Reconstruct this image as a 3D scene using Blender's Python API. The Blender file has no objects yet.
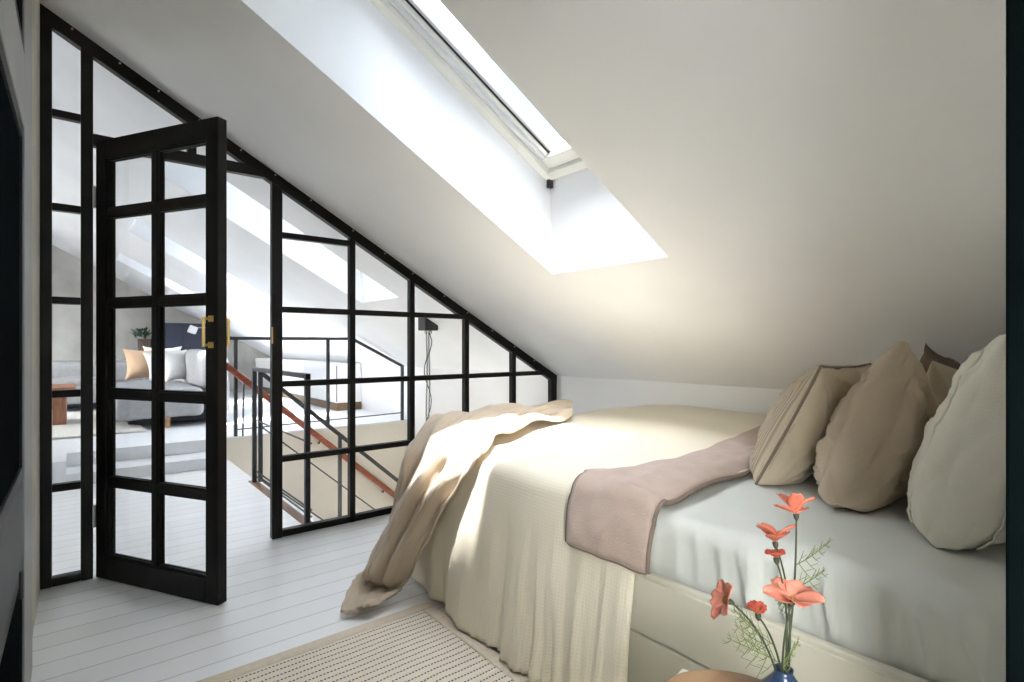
import bpy, bmesh, math, random
from mathutils import Vector, Matrix, noise
random.seed(7)
SC = bpy.context.scene
COL = SC.collection
PI = math.pi
def V(*a): return Vector(a)

# ------------------------------------------------------------------ materials
def new_mat(name):
    m = bpy.data.materials.new(name); m.use_nodes = True
    nt = m.node_tree; b = nt.nodes['Principled BSDF']
    return m, nt, b
def nd(nt, typ, **kw):
    n = nt.nodes.new(typ)
    for k, v in kw.items():
        if k in n.inputs: n.inputs[k].default_value = v
        else: setattr(n, k, v)
    return n
def rgb(c): return (c[0], c[1], c[2], 1)
def plain(name, col, rough=.5, metal=0, var=.06, scale=6, bump=0, bscale=60, spec=.5, sheen=0):
    m, nt, b = new_mat(name)
    b.inputs['Roughness'].default_value = rough; b.inputs['Metallic'].default_value = metal
    b.inputs['Specular IOR Level'].default_value = spec
    if sheen:
        b.inputs['Sheen Weight'].default_value = sheen
    tc = nd(nt, 'ShaderNodeTexCoord')
    n = nd(nt, 'ShaderNodeTexNoise'); n.inputs['Scale'].default_value = scale; n.inputs['Detail'].default_value = 5
    nt.links.new(tc.outputs['Object'], n.inputs['Vector'])
    r = nd(nt, 'ShaderNodeValToRGB')
    r.color_ramp.elements[0].position = .3; r.color_ramp.elements[1].position = .7
    r.color_ramp.elements[0].color = rgb([max(0, c * (1 - var)) for c in col])
    r.color_ramp.elements[1].color = rgb([min(1, c * (1 + var)) for c in col])
    nt.links.new(n.outputs['Fac'], r.inputs['Fac']); nt.links.new(r.outputs['Color'], b.inputs['Base Color'])
    if bump:
        n2 = nd(nt, 'ShaderNodeTexNoise'); n2.inputs['Scale'].default_value = bscale; n2.inputs['Detail'].default_value = 4
        nt.links.new(tc.outputs['Object'], n2.inputs['Vector'])
        bp = nd(nt, 'ShaderNodeBump'); bp.inputs['Strength'].default_value = bump; bp.inputs['Distance'].default_value = .01
        nt.links.new(n2.outputs['Fac'], bp.inputs['Height']); nt.links.new(bp.outputs['Normal'], b.inputs['Normal'])
    return m
def mth(nt, op, a, b=None):
    n = nt.nodes.new('ShaderNodeMath'); n.operation = op
    for i, x in enumerate((a, b)):
        if x is None: continue
        if isinstance(x, (int, float)): n.inputs[i].default_value = x
        else: nt.links.new(x, n.inputs[i])
    return n.outputs[0]
def mix_col(nt, fac, c1, c2):
    n = nt.nodes.new('ShaderNodeMix'); n.data_type = 'RGBA'
    for sock, x in ((n.inputs[0], fac), (n.inputs[6], c1), (n.inputs[7], c2)):
        if isinstance(x, (tuple, list)): sock.default_value = rgb(x)
        elif isinstance(x, (int, float)): sock.default_value = x
        else: nt.links.new(x, sock)
    return n.outputs[2]
def woven(name, col, dark, period, rough=.9, axis='xz', strength=.5, uv=True, dist=.002):
    """waffle / rib weave from two crossed sine waves on the UV map (metres)"""
    m, nt, b = new_mat(name)
    b.inputs['Roughness'].default_value = rough; b.inputs['Specular IOR Level'].default_value = .15
    b.inputs['Sheen Weight'].default_value = .15
    tc = nd(nt, 'ShaderNodeTexCoord'); sp = nd(nt, 'ShaderNodeSeparateXYZ')
    nt.links.new(tc.outputs['UV'], sp.inputs[0])
    k = 2 * PI / period
    hs = []
    if 'x' in axis: hs.append(mth(nt, 'SINE', mth(nt, 'MULTIPLY', sp.outputs[0], k)))
    if 'z' in axis: hs.append(mth(nt, 'SINE', mth(nt, 'MULTIPLY', sp.outputs[1], k)))
    h = hs[0] if len(hs) == 1 else mth(nt, 'MAXIMUM', hs[0], hs[1])
    n = nd(nt, 'ShaderNodeTexNoise'); n.inputs['Scale'].default_value = 9; n.inputs['Detail'].default_value = 4
    nt.links.new(tc.outputs['Object'], n.inputs['Vector'])
    f = mth(nt, 'MULTIPLY', mth(nt, 'ADD', h, 1.0), .5)
    c = mix_col(nt, f, dark, col)
    c2 = mix_col(nt, mth(nt, 'MULTIPLY', n.outputs['Fac'], .18), c, [x * .8 for x in col])
    nt.links.new(c2, b.inputs['Base Color'])
    bp = nd(nt, 'ShaderNodeBump'); bp.inputs['Strength'].default_value = strength; bp.inputs['Distance'].default_value = dist
    nt.links.new(f, bp.inputs['Height']); nt.links.new(bp.outputs['Normal'], b.inputs['Normal'])
    return m
def glass_mat(name, tint=(1, 1, 1), gloss=.05):
    m = bpy.data.materials.new(name); m.use_nodes = True; nt = m.node_tree; nt.nodes.clear()
    o = nd(nt, 'ShaderNodeOutputMaterial'); t = nd(nt, 'ShaderNodeBsdfTransparent'); g = nd(nt, 'ShaderNodeBsdfGlossy')
    t.inputs[0].default_value = rgb(tint); g.inputs['Roughness'].default_value = .01
    lw = nd(nt, 'ShaderNodeLayerWeight'); lw.inputs[0].default_value = .12
    fac = mth(nt, 'MULTIPLY', lw.outputs['Fresnel'], gloss / .05)
    mx = nd(nt, 'ShaderNodeMixShader')
    nt.links.new(fac, mx.inputs[0]); nt.links.new(t.outputs[0], mx.inputs[1]); nt.links.new(g.outputs[0], mx.inputs[2])
    nt.links.new(mx.outputs[0], o.inputs[0]); return m
def board_mat(name, col, line, width, length=40.0, rough=.35):
    m, nt, b = new_mat(name)
    tc = nd(nt, 'ShaderNodeTexCoord')
    br = nd(nt, 'ShaderNodeTexBrick'); br.offset = .5; br.squash = 1
    br.inputs['Scale'].default_value = 1; br.inputs['Mortar Size'].default_value = .0022; br.inputs['Mortar Smooth'].default_value = .3
    br.inputs['Brick Width'].default_value = length; br.inputs['Row Height'].default_value = width
    br.inputs['Color1'].default_value = rgb(col); br.inputs['Color2'].default_value = rgb([c * .95 for c in col]); br.inputs['Mortar'].default_value = rgb(line)
    sh = nd(nt, 'ShaderNodeMapping'); sh.inputs['Location'].default_value = (10, 0, 0)
    nt.links.new(tc.outputs['Object'], sh.inputs[0]); nt.links.new(sh.outputs[0], br.inputs['Vector'])
    mp = nd(nt, 'ShaderNodeMapping'); mp.inputs['Scale'].default_value = (1.5, 14, 6)
    nt.links.new(tc.outputs['Object'], mp.inputs[0])
    n = nd(nt, 'ShaderNodeTexNoise'); n.inputs['Scale'].default_value = 2.2; n.inputs['Detail'].default_value = 6
    nt.links.new(mp.outputs[0], n.inputs['Vector'])
    c = mix_col(nt, mth(nt, 'MULTIPLY', n.outputs['Fac'], .22), br.outputs['Color'], [x * .8 for x in col])
    nt.links.new(c, b.inputs['Base Color'])
    b.inputs['Roughness'].default_value = rough
    h = mth(nt, 'ADD', mth(nt, 'MULTIPLY', br.outputs['Fac'], -1.0), mth(nt, 'MULTIPLY', n.outputs['Fac'], .25))
    bp = nd(nt, 'ShaderNodeBump'); bp.inputs['Strength'].default_value = .35; bp.inputs['Distance'].default_value = .004
    nt.links.new(h, bp.inputs['Height']); nt.links.new(bp.outputs['Normal'], b.inputs['Normal'])
    return m
def rug_mat():
    m, nt, b = new_mat('rug_weave'); b.inputs['Roughness'].default_value = .95; b.inputs['Specular IOR Level'].default_value = .1
    tc = nd(nt, 'ShaderNodeTexCoord'); sp = nd(nt, 'ShaderNodeSeparateXYZ'); nt.links.new(tc.outputs['Object'], sp.inputs[0])
    n = nd(nt, 'ShaderNodeTexNoise'); n.inputs['Scale'].default_value = 7
    nt.links.new(tc.outputs['Object'], n.inputs['Vector'])
    y = mth(nt, 'ADD', sp.outputs[1], mth(nt, 'MULTIPLY', n.outputs['Fac'], .012))
    ln = mth(nt, 'LESS_THAN', mth(nt, 'FRACT', mth(nt, 'MULTIPLY', y, 1 / .0285)), .2)
    row = mth(nt, 'FLOOR', mth(nt, 'MULTIPLY', y, 1 / .0285))
    xs = mth(nt, 'ADD', mth(nt, 'MULTIPLY', sp.outputs[0], 1 / .0115), mth(nt, 'MULTIPLY', row, .37))
    ds = mth(nt, 'LESS_THAN', mth(nt, 'FRACT', xs), .6)
    fac = mth(nt, 'MULTIPLY', ln, ds)
    n2 = nd(nt, 'ShaderNodeTexNoise'); n2.inputs['Scale'].default_value = 160; nt.links.new(tc.outputs['Object'], n2.inputs['Vector'])
    base = mix_col(nt, n2.outputs['Fac'], (.68, .61, .49), (.82, .75, .62))
    nt.links.new(mix_col(nt, fac, base, (.035, .035, .045)), b.inputs['Base Color'])
    w = mth(nt, 'SINE', mth(nt, 'MULTIPLY', y, 2 * PI / .0285))
    bp = nd(nt, 'ShaderNodeBump'); bp.inputs['Strength'].default_value = .5; bp.inputs['Distance'].default_value = .004
    nt.links.new(mth(nt, 'ADD', w, n2.outputs['Fac']), bp.inputs['Height']); nt.links.new(bp.outputs['Normal'], b.inputs['Normal'])
    return m
def wood_mat(name, c1, c2, scale=(1, 14, 14), rough=.45):
    m, nt, b = new_mat(name); b.inputs['Roughness'].default_value = rough
    tc = nd(nt, 'ShaderNodeTexCoord'); mp = nd(nt, 'ShaderNodeMapping'); mp.inputs['Scale'].default_value = scale
    nt.links.new(tc.outputs['Object'], mp.inputs[0])
    n = nd(nt, 'ShaderNodeTexNoise'); n.inputs['Scale'].default_value = 3; n.inputs['Detail'].default_value = 7; n.inputs['Distortion'].default_value = .8
    nt.links.new(mp.outputs[0], n.inputs['Vector'])
    r = nd(nt, 'ShaderNodeValToRGB'); r.color_ramp.elements[0].position = .35; r.color_ramp.elements[1].position = .65
    r.color_ramp.elements[0].color = rgb(c1); r.color_ramp.elements[1].color = rgb(c2)
    nt.links.new(n.outputs['Fac'], r.inputs['Fac']); nt.links.new(r.outputs['Color'], b.inputs['Base Color']); return m

M = {}
M['ceiling'] = plain('ceiling_paint', (.87, .885, .90), .8, var=.025, scale=2, bump=.08, bscale=25, spec=.2)
M['white_wall'] = plain('white_wall_paint', (.87, .865, .86), .8, var=.02, scale=2, bump=.06, bscale=30, spec=.2)
M['cream_wall'] = plain('cream_plaster', (.56, .54, .46), .85, var=.1, scale=5, bump=.35, bscale=18, spec=.2)
M['stair_wall'] = plain('stairwell_paint', (.76, .715, .63), .8, var=.03, scale=2, spec=.2)
M['concrete'] = plain('raw_concrete', (.56, .55, .52), .85, var=.2, scale=2.2, bump=.25, bscale=14, spec=.2)
M['rear'] = plain('passage_paint', (.82, .81, .79), .8)
M['floor'] = board_mat('white_painted_boards', (.90, .905, .90), (.42, .42, .42), .117)
M['platform'] = board_mat('platform_boards', (.80, .82, .84), (.42, .42, .42), .14)
M['step'] = plain('step_paint', (.74, .755, .77), .45, var=.04, scale=5)
M['steel'] = plain('black_steel', (.0075, .0065, .0055), .42, var=.35, scale=9, bump=.12, bscale=90, spec=.22)
M['rail_steel'] = plain('dark_grey_steel', (.035, .037, .04), .45, var=.2, scale=9)
M['glass'] = glass_mat('clear_glass')
M['dark_glass'] = plain('dark_window_glass', (.006, .008, .009), .4, var=.1, spec=0)
M['brass'] = plain('brass', (.72, .50, .16), .28, metal=1, var=.1, scale=20)
M['chrome'] = plain('worn_chrome', (.6, .6, .6), .3, metal=1)
M['win_white'] = plain('skylight_frame_lacquer', (.80, .80, .75), .35, var=.02)
M['alu'] = plain('skylight_aluminium', (.70, .72, .74), .4, metal=.15, var=.03)
M['gasket'] = plain('black_gasket', (.02, .02, .022), .6)
M['grey_paint'] = plain('grey_door_paint', (.27, .27, .265), .4, var=.12, scale=5)
M['dgrey_paint'] = plain('charcoal_door_paint', (.026, .029, .033), .5, var=.15, scale=9)
M['jamb'] = plain('green_black_jamb_paint', (.0018, .0034, .0034), .8, var=.15, spec=0)
M['bed_white'] = plain('bed_lacquer', (.60, .575, .475), .45, var=.03, scale=4)
M['sheet'] = plain('pale_green_grey_sheet', (.59, .605, .565), .85, var=.03, scale=5, bump=.06, bscale=320, spec=.15, sheen=.1)
M['coverlet'] = woven('cream_waffle_cotton', (.80, .735, .59), (.74, .67, .53), .0105, strength=.25, dist=.002)
M['throw'] = woven('beige_wool_throw', (.63, .525, .405), (.52, .43, .32), .009, strength=.6, dist=.003)
M['mauve'] = plain('mauve_linen', (.44, .345, .29), .9, var=.07, scale=14, bump=.25, bscale=220, spec=.15, sheen=.15)
M['mauve_edge'] = plain('mauve_stitching', (.20, .15, .12), .9)
M['pillow_rib'] = woven('ribbed_beige_cotton', (.56, .48, .36), (.32, .265, .19), .0085, axis='x', strength=.8, dist=.003)
M['pillow_tan'] = plain('tan_linen', (.52, .43, .325), .9, var=.06, scale=9, bump=.2, bscale=240, spec=.15, sheen=.12)
M['pillow_beige'] = plain('beige_cotton', (.57, .485, .36), .9, var=.05, scale=9, bump=.15, bscale=240, spec=.15, sheen=.1)
M['pillow_ivory'] = plain('ivory_cotton', (.74, .72, .63), .85, var=.04, scale=9, bump=.15, bscale=240, spec=.15, sheen=.1)
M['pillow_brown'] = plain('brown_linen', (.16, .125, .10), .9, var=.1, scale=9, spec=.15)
M['piping'] = plain('dark_piping', (.20, .165, .12), .9)
M['rug'] = rug_mat()
M['rug_band'] = plain('rug_binding', (.66, .575, .45), .95, var=.06, scale=60, bump=.3, bscale=300)
M['shag'] = plain('cream_shag', (.66, .64, .60), 1, var=.12, scale=40, bump=.9, bscale=90)
M['sofa'] = plain('grey_sofa_wool', (.36, .365, .375), .95, var=.08, scale=30, bump=.2, bscale=180, spec=.1)
M['sofa_dark'] = plain('slate_blue_underside', (.045, .055, .075), .8)
M['wood_leg'] = wood_mat('pale_wood', (.42, .24, .12), (.55, .33, .18))
M['wood_red'] = wood_mat('red_brown_wood', (.22, .085, .045), (.38, .17, .09), scale=(12, 12, 1.2))
M['handrail'] = wood_mat('red_stained_handrail', (.22, .05, .02), (.36, .09, .04), scale=(1.5, 12, 12), rough=.35)
M['nosing'] = wood_mat('brown_nosing', (.16, .085, .045), (.28, .16, .09), scale=(14, 1, 14))
M['plinth'] = wood_mat('walnut_plinth', (.13, .075, .04), (.22, .13, .07), scale=(6, 1, 14))
M['tray'] = wood_mat('oak_tray', (.24, .145, .08), (.33, .21, .12), scale=(1, 9, 9))
M['cushion_white'] = plain('white_cushion_cotton', (.80, .80, .80), .9, var=.02)
M['cushion_grey'] = plain('light_grey_cushion', (.60, .60, .58), .9, var=.03)
M['cushion_tan'] = plain('tan_cushion', (.56, .39, .26), .9, var=.05)
M['navy'] = plain('navy_lacquer', (.022, .030, .065), .4, var=.2)
M['leaf_dark'] = plain('dark_leaf', (.012, .045, .022), .5, var=.3)
M['pot'] = plain('taupe_pot', (.12, .085, .065), .8)
M['lamp_white'] = plain('white_shade', (.8, .82, .85), .6)
M['lamp_black'] = plain('black_lamp_metal', (.03, .032, .035), .4)
M['vase'] = plain('blue_glaze', (.022, .042, .085), .15, var=.35, scale=25)
M['petal'] = plain('coral_petal', (.55, .15, .09), .6, var=.16, scale=45, bump=.2, bscale=120)
M['petal_pink'] = plain('pink_coral_petal', (.60, .215, .15), .6, var=.14, scale=45, bump=.2, bscale=120)
M['petal_red'] = plain('red_coral_petal', (.42, .07, .04), .6, var=.2, scale=60)
M['stem'] = plain('dark_green_stem', (.035, .045, .022), .6, var=.25, scale=50)
M['frond'] = plain('olive_frond', (.15, .185, .06), .6, var=.25, scale=50)
M['pollen'] = plain('brown_yellow_pollen', (.30, .17, .04), .8, var=.3, scale=200)
M['table_white'] = plain('white_side_table_paint', (.78, .76, .68), .4, var=.03)

# ------------------------------------------------------------------ objects
def tag(o, label=None, cat=None, group=None, kind=None):
    if label: o['label'] = label
    if cat: o['category'] = cat
    if group: o['group'] = group
    if kind: o['kind'] = kind
    return o
def empty(name, loc, label, cat, group=None, kind=None, rotz=0):
    o = bpy.data.objects.new(name, None); COL.objects.link(o); o.location = loc; o.rotation_euler = (0, 0, rotz)
    o.empty_display_size = .1
    return tag(o, label, cat, group, kind)
def world_of(o):
    m = Matrix.Translation(o.location) @ o.rotation_euler.to_matrix().to_4x4()
    return (world_of(o.parent) @ m) if o.parent else m
class MB:
    """collects shapes in world metres; build() links them as one mesh object"""
    def __init__(s): s.bm = bmesh.new(); s.uv = s.bm.loops.layers.uv.new('UVMap')
    def face(s, vs):
        try: return s.bm.faces.new(vs)
        except ValueError: return None
    def hexa(s, p):   # 8 points: bottom 4 loop, top 4 loop
        v = [s.bm.verts.new(q) for q in p]
        for f in ((3, 2, 1, 0), (4, 5, 6, 7), (0, 1, 5, 4), (1, 2, 6, 5), (2, 3, 7, 6), (3, 0, 4, 7)): s.face([v[i] for i in f])
        return s
    def box(s, x0, x1, y0, y1, z0, z1):
        return s.hexa([(x0, y0, z0), (x1, y0, z0), (x1, y1, z0), (x0, y1, z0), (x0, y0, z1), (x1, y0, z1), (x1, y1, z1), (x0, y1, z1)])
    def quad(s, *p): s.face([s.bm.verts.new(q) for q in p]); return s
    def bar(s, a, b, w, h, up=(0, 0, 1)):
        a, b = Vector(a), Vector(b); d = (b - a).normalized(); u = Vector(up)
        sd = d.cross(u).normalized(); u2 = sd.cross(d).normalized()
        c = [(-w / 2, -h / 2), (w / 2, -h / 2), (w / 2, h / 2), (-w / 2, h / 2)]
        return s.hexa([a + sd * x + u2 * y for x, y in c] + [b + sd * x + u2 * y for x, y in c])
    def tube(s, pts, r, n=8, cap=True):
        pts = [Vector(p) for p in pts]; rs = r if isinstance(r, (list, tuple)) else [r] * len(pts)
        prev = None; ring0 = None
        ref = Vector((0, 0, 1))
        t0 = (pts[1] - pts[0]).normalized()
        if abs(t0.dot(ref)) > .9: ref = Vector((1, 0, 0))
        nrm = t0.cross(ref).normalized()
        rings = []
        for i, p in enumerate(pts):
            t = (pts[min(i + 1, len(pts) - 1)] - pts[max(i - 1, 0)]).normalized()
            nrm = (nrm - t * nrm.dot(t)).normalized(); bn = t.cross(nrm)
            rings.append([s.bm.verts.new(p + (nrm * math.cos(2 * PI * k / n) + bn * math.sin(2 * PI * k / n)) * rs[i]) for k in range(n)])
        for a, b in zip(rings, rings[1:]):
            for k in range(n): s.face([a[k], a[(k + 1) % n], b[(k + 1) % n], b[k]])
        if cap: s.face(rings[0][::-1]); s.face(rings[-1])
        return s
    def lathe(s, c, prof, n=32):
        c = Vector(c); rings = []
        for r, z in prof:
            rings.append([s.bm.verts.new(c + Vector((max(r, 1e-4) * math.cos(2 * PI * k / n), max(r, 1e-4) * math.sin(2 * PI * k / n), z))) for k in range(n)])
        for a, b in zip(rings, rings[1:]):
            for k in range(n): s.face([a[k], a[(k + 1) % n], b[(k + 1) % n], b[k]])
        s.face(rings[0][::-1]); s.face(rings[-1]); return s
    def torus(s, c, R, r, ax, ay, n=14, m=6):
        c, ax, ay = Vector(c), Vector(ax), Vector(ay); az = ax.normalized().cross(ay.normalized()); rings = []
        for i in range(n):
            a = 2 * PI * i / n; rd = ax * math.cos(a) + ay * math.sin(a); ctr = c + rd * R; rdn = rd.normalized()
            rings.append([s.bm.verts.new(ctr + (rdn * math.cos(2 * PI * k / m) + az * math.sin(2 * PI * k / m)) * r) for k in range(m)])
        for i in range(n):
            a, b = rings[i], rings[(i + 1) % n]
            for k in range(m): s.face([a[k], a[(k + 1) % m], b[(k + 1) % m], b[k]])
        return s
    def grid(s, f, nu, nv, us=1.0, vs=1.0, uvf=None):
        """surface f(u,v), u,v in 0..1; UV in metres"""
        g = [[s.bm.verts.new(f(i / nu, j / nv)) for j in range(nv + 1)] for i in range(nu + 1)]
        for i in range(nu):
            for j in range(nv):
                fc = s.face([g[i][j], g[i + 1][j], g[i + 1][j + 1], g[i][j + 1]])
                if fc:
                    for lp, (a, b) in zip(fc.loops, ((i, j), (i + 1, j), (i + 1, j + 1), (i, j + 1))):
                        q = (a / nu, b / nv)
                        if uvf: q = (uvf(q[0]), uvf(q[1]))
                        lp[s.uv].uv = (q[0] * us, q[1] * vs)
        return s
    def soft_box(s, x0, x1, y0, y1, z0, z1, r, n=(10, 10, 4), disp=None):
        """rounded box of fine quads; disp(p, normal) -> offset"""
        c = Vector(((x0 + x1) / 2, (y0 + y1) / 2, (z0 + z1) / 2)); h = Vector(((x1 - x0) / 2, (y1 - y0) / 2, (z1 - z0) / 2))
        cache = {}
        def vert(p):
            k = tuple(round(q, 5) for q in p)
            if k in cache: return cache[k]
            inner = Vector([max(-(h[i] - r), min(h[i] - r, p[i])) for i in range(3)])
            d = Vector(p) - inner
            nrm = d.normalized() if d.length > 1e-6 else Vector((0, 0, 1))
            q = c + inner + nrm * r
            if disp: q = q + disp(q, nrm)
            cache[k] = s.bm.verts.new(q); return cache[k]
        def lin(i, k):   # denser near the edges for the rounding
            t = i / k; return -1 + 2 * (t if k < 4 else (.5 - .5 * math.cos(PI * t)) * .6 + t * .4)
        for ax in range(3):
            a1, a2 = (ax + 1) % 3, (ax + 2) % 3
            for sg in (-1, 1):
                for i in range(n[a1]):
                    for j in range(n[a2]):
                        q = []
                        for di, dj in ((0, 0), (1, 0), (1, 1), (0, 1)):
                            p = [0, 0, 0]; p[ax] = sg * h[ax]; p[a1] = lin(i + di, n[a1]) * h[a1]; p[a2] = lin(j + dj, n[a2]) * h[a2]
                            q.append(vert(p))
                        if sg < 0: q = q[::-1]
                        if len(set(q)) == 4: s.face(q)
        return s
    def build(s, name, mat, parent=None, smooth=False, bevel=0, solid=0, local=False, subsurf=0, seg=2):
        me = bpy.data.meshes.new(name)
        if parent and not local: bmesh.ops.transform(s.bm, matrix=world_of(parent).inverted(), verts=s.bm.verts)
        bmesh.ops.recalc_face_normals(s.bm, faces=s.bm.faces)
        if smooth:
            for f in s.bm.faces: f.smooth = True
        s.bm.to_mesh(me); s.bm.free()
        for m in (mat if isinstance(mat, list) else [mat]): me.materials.append(m)
        o = bpy.data.objects.new(name, me); COL.objects.link(o)
        if parent: o.parent = parent
        if solid:
            md = o.modifiers.new('thickness', 'SOLIDIFY'); md.thickness = solid; md.offset = 0
        if bevel:
            md = o.modifiers.new('bevel', 'BEVEL'); md.width = bevel; md.segments = seg; md.limit_method = 'ANGLE'
        if subsurf:
            md = o.modifiers.new('sub', 'SUBSURF'); md.levels = subsurf; md.render_levels = subsurf
        return o
def nz(p, sc, seed=0): return noise.noise(Vector(p) * sc + Vector((seed * 7.3, seed * 3.1, seed * 1.7)))
def sstep(a, b, x):
    t = max(0, min(1, (x - a) / (b - a))); return t * t * (3 - 2 * t)

# ------------------------------------------------------------------ room shell
SL, Z0 = .556, 2.45                       # ceiling: z = Z0 - SL*x
TH = .49                                   # vertical roof thickness
def cz(x): return Z0 - SL * x
PY = 3.077                                 # partition plane
XK = 2.944                                 # knee wall
XL = -.127                                 # bedroom left wall
YP, ZP = 5.48, .20                         # living platform front and height
YF = 11.0                                  # far concrete wall
def structure(o, label, cat): return tag(o, label, cat, None, 'structure')

m = MB()
m.box(XL - .1, XK, -1.6, 3.15, -.15, 0).box(-3.1, 1.07, 3.15, YP, -.15, 0)
structure(m.build('floor', M['floor']), 'white painted floorboards running through bedroom and stair landing', 'floor')
m = MB(); m.box(1.02, 1.075, 3.16, YP - 1.0, -.03, .006)
structure(m.build('trim_1', M['nosing']), 'brown wooden edge strip along the stairwell opening', 'floor trim')
m = MB()
m.box(-3.1, XK, YP, YF, -.05, ZP).box(-3.1, -.07, 5.10, YP, 0, ZP)
structure(m.build('floor_platform', M['platform']), 'raised white platform floor carrying the grey sofa', 'floor')
m = MB(); m.box(-.07, 1.0, 5.156, YP, 0, .0935)
structure(m.build('floor_step', M['step'], bevel=.004), 'low white step in front of the raised platform', 'step')
# stairwell below the landing
m = MB(); m.box(.95, XK, YP - .012, YP + .1, -2.7, ZP - .015)
structure(m.build('wall_stairwell', M['stair_wall']), 'pale wall on the far side of the stairwell', 'wall')
m = MB(); m.box(.9, XK, 3.05, 3.15, -2.7, -.15).box(.97, 1.07, 3.15, 4.45, -2.7, -.15)
structure(m.build('wall_stairwell_near', M['stair_wall']), 'pale wall under the landing edge beside the stairs', 'wall')
m = MB(); m.box(.9, XK, 3.05, YP + .1, -2.8, -2.7)
structure(m.build('floor_lower', M['floor']), 'lower floor at the foot of the stairs', 'floor')
m = MB()
n_st = 11
for i in range(n_st):
    x0 = 1.07 + i * .205; z1 = -.18 * (i + 1)
    if x0 + .23 < XK: m.box(x0, x0 + .23, 4.45, YP - .02, z1 - .04, z1).box(x0 + .2, x0 + .22, 4.45, YP - .02, z1 - .18, z1 - .04)
structure(m.build('stair_flight', M['step']), 'white stair treads going down beside the red handrail', 'stairs')

# knee wall, left wall, walls of the hall
m = MB(); m.box(XK, XK + .12, -1.7, YF + .1, -2.8, cz(XK) + .02)
structure(m.build('wall_right', M['white_wall']), 'low white knee wall behind the bed under the slope', 'wall')
def wall_x(m, y0, y1, z0=-.1, z1=None):
    a, b = (cz(XL - .12) + .1, cz(XL) + .1) if z1 is None else (z1, z1)
    m.hexa([(XL - .12, y0, z0), (XL, y0, z0), (XL, y1, z0), (XL - .12, y1, z0), (XL - .12, y0, a), (XL, y0, b), (XL, y1, b), (XL - .12, y1, a)])
PW0, PW1, PZ0, PZ1 = -1.3, -.25, .65, 1.85
m = MB(); wall_x(m, -1.7, PW0); wall_x(m, PW1, 3.12); wall_x(m, PW0, PW1, -.1, PZ0); wall_x(m, PW0, PW1, PZ1)
structure(m.build('wall_left', M['cream_wall']), 'cream plaster wall at the left edge of the bedroom', 'wall')
PWN = empty('window_7', (XL - .06, (PW0 + PW1) / 2, PZ0), 'added unseen passage window giving the bedroom fill light', 'window', None, 'structure')  # added out of view so daylight fills the bedroom through the doorway
m = MB()
for a, b in ((PW0, PW0 + .06), (PW1 - .06, PW1)): m.box(XL - .10, XL - .03, a, b, PZ0, PZ1)
m.box(XL - .10, XL - .03, PW0 + .06, PW1 - .06, PZ0, PZ0 + .06).box(XL - .10, XL - .03, PW0 + .06, PW1 - .06, PZ1 - .06, PZ1)
m.build('window_frame', M['win_white'], PWN, bevel=.004)
m = MB(); m.box(XL - .067, XL - .063, PW0 + .05, PW1 - .05, PZ0 + .05, PZ1 - .05); m.build('glass', M['glass'], PWN)
L = bpy.data.lights.new('daylight_portal', 'AREA'); L.shape = 'RECTANGLE'; L.size = PZ1 - PZ0; L.size_y = PW1 - PW0; L.cycles.is_portal = True
lo = bpy.data.objects.new('daylight_portal', L); COL.objects.link(lo); lo.location = (XL - .15, (PW0 + PW1) / 2, (PZ0 + PZ1) / 2); lo.rotation_euler = (0, -PI / 2, 0)

m = MB(); m.hexa([(-3.1, 3.02, -.1), (XL - .12, 3.02, -.1), (XL - .12, 3.12, -.1), (-3.1, 3.12, -.1),
                  (-3.1, 3.02, cz(-3.1) + .1), (XL - .12, 3.02, cz(XL) + .1), (XL - .12, 3.12, cz(XL) + .1), (-3.1, 3.12, cz(-3.1) + .1)])
structure(m.build('wall_hall', M['white_wall']), 'white wall of the landing left of the glass partition', 'wall')
WY0, WY1, WZ0, WZ1 = 6.5, 8.9, .8, 1.85
m = MB(); m.box(-3.2, -3.1, 3.0, WY0, -.1, 4.3).box(-3.2, -3.1, WY1, YF + .1, -.1, 4.3).box(-3.2, -3.1, WY0, WY1, -.1, WZ0).box(-3.2, -3.1, WY0, WY1, WZ1, 4.3)
structure(m.build('wall_far_left', M['white_wall']), 'white side wall of the living platform', 'wall')
WS = empty('window_6', (-3.15, (WY0 + WY1) / 2, WZ0), 'added unseen side window brightening the living platform', 'window', None, 'structure')  # unseen opening added to brighten the hall and platform
m = MB()
for a, b in ((WY0, WY0 + .07), (WY1 - .07, WY1), ((WY0 + WY1) / 2 - .04, (WY0 + WY1) / 2 + .04)): m.box(-3.19, -3.11, a, b, WZ0, WZ1)
m.box(-3.19, -3.11, WY0, WY1, WZ0, WZ0 + .07).box(-3.19, -3.11, WY0, WY1, WZ1 - .07, WZ1)
m.build('window_frame', M['win_white'], WS, bevel=.004)
m = MB(); m.box(-3.152, -3.148, WY0 + .05, WY1 - .05, WZ0 + .05, WZ1 - .05); m.build('glass', M['glass'], WS)
L = bpy.data.lights.new('daylight_portal', 'AREA'); L.shape = 'RECTANGLE'; L.size = WZ1 - WZ0; L.size_y = WY1 - WY0; L.cycles.is_portal = True
lo = bpy.data.objects.new('daylight_portal', L); COL.objects.link(lo); lo.location = (-3.25, (WY0 + WY1) / 2, (WZ0 + WZ1) / 2); lo.rotation_euler = (0, -PI / 2, 0)

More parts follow.
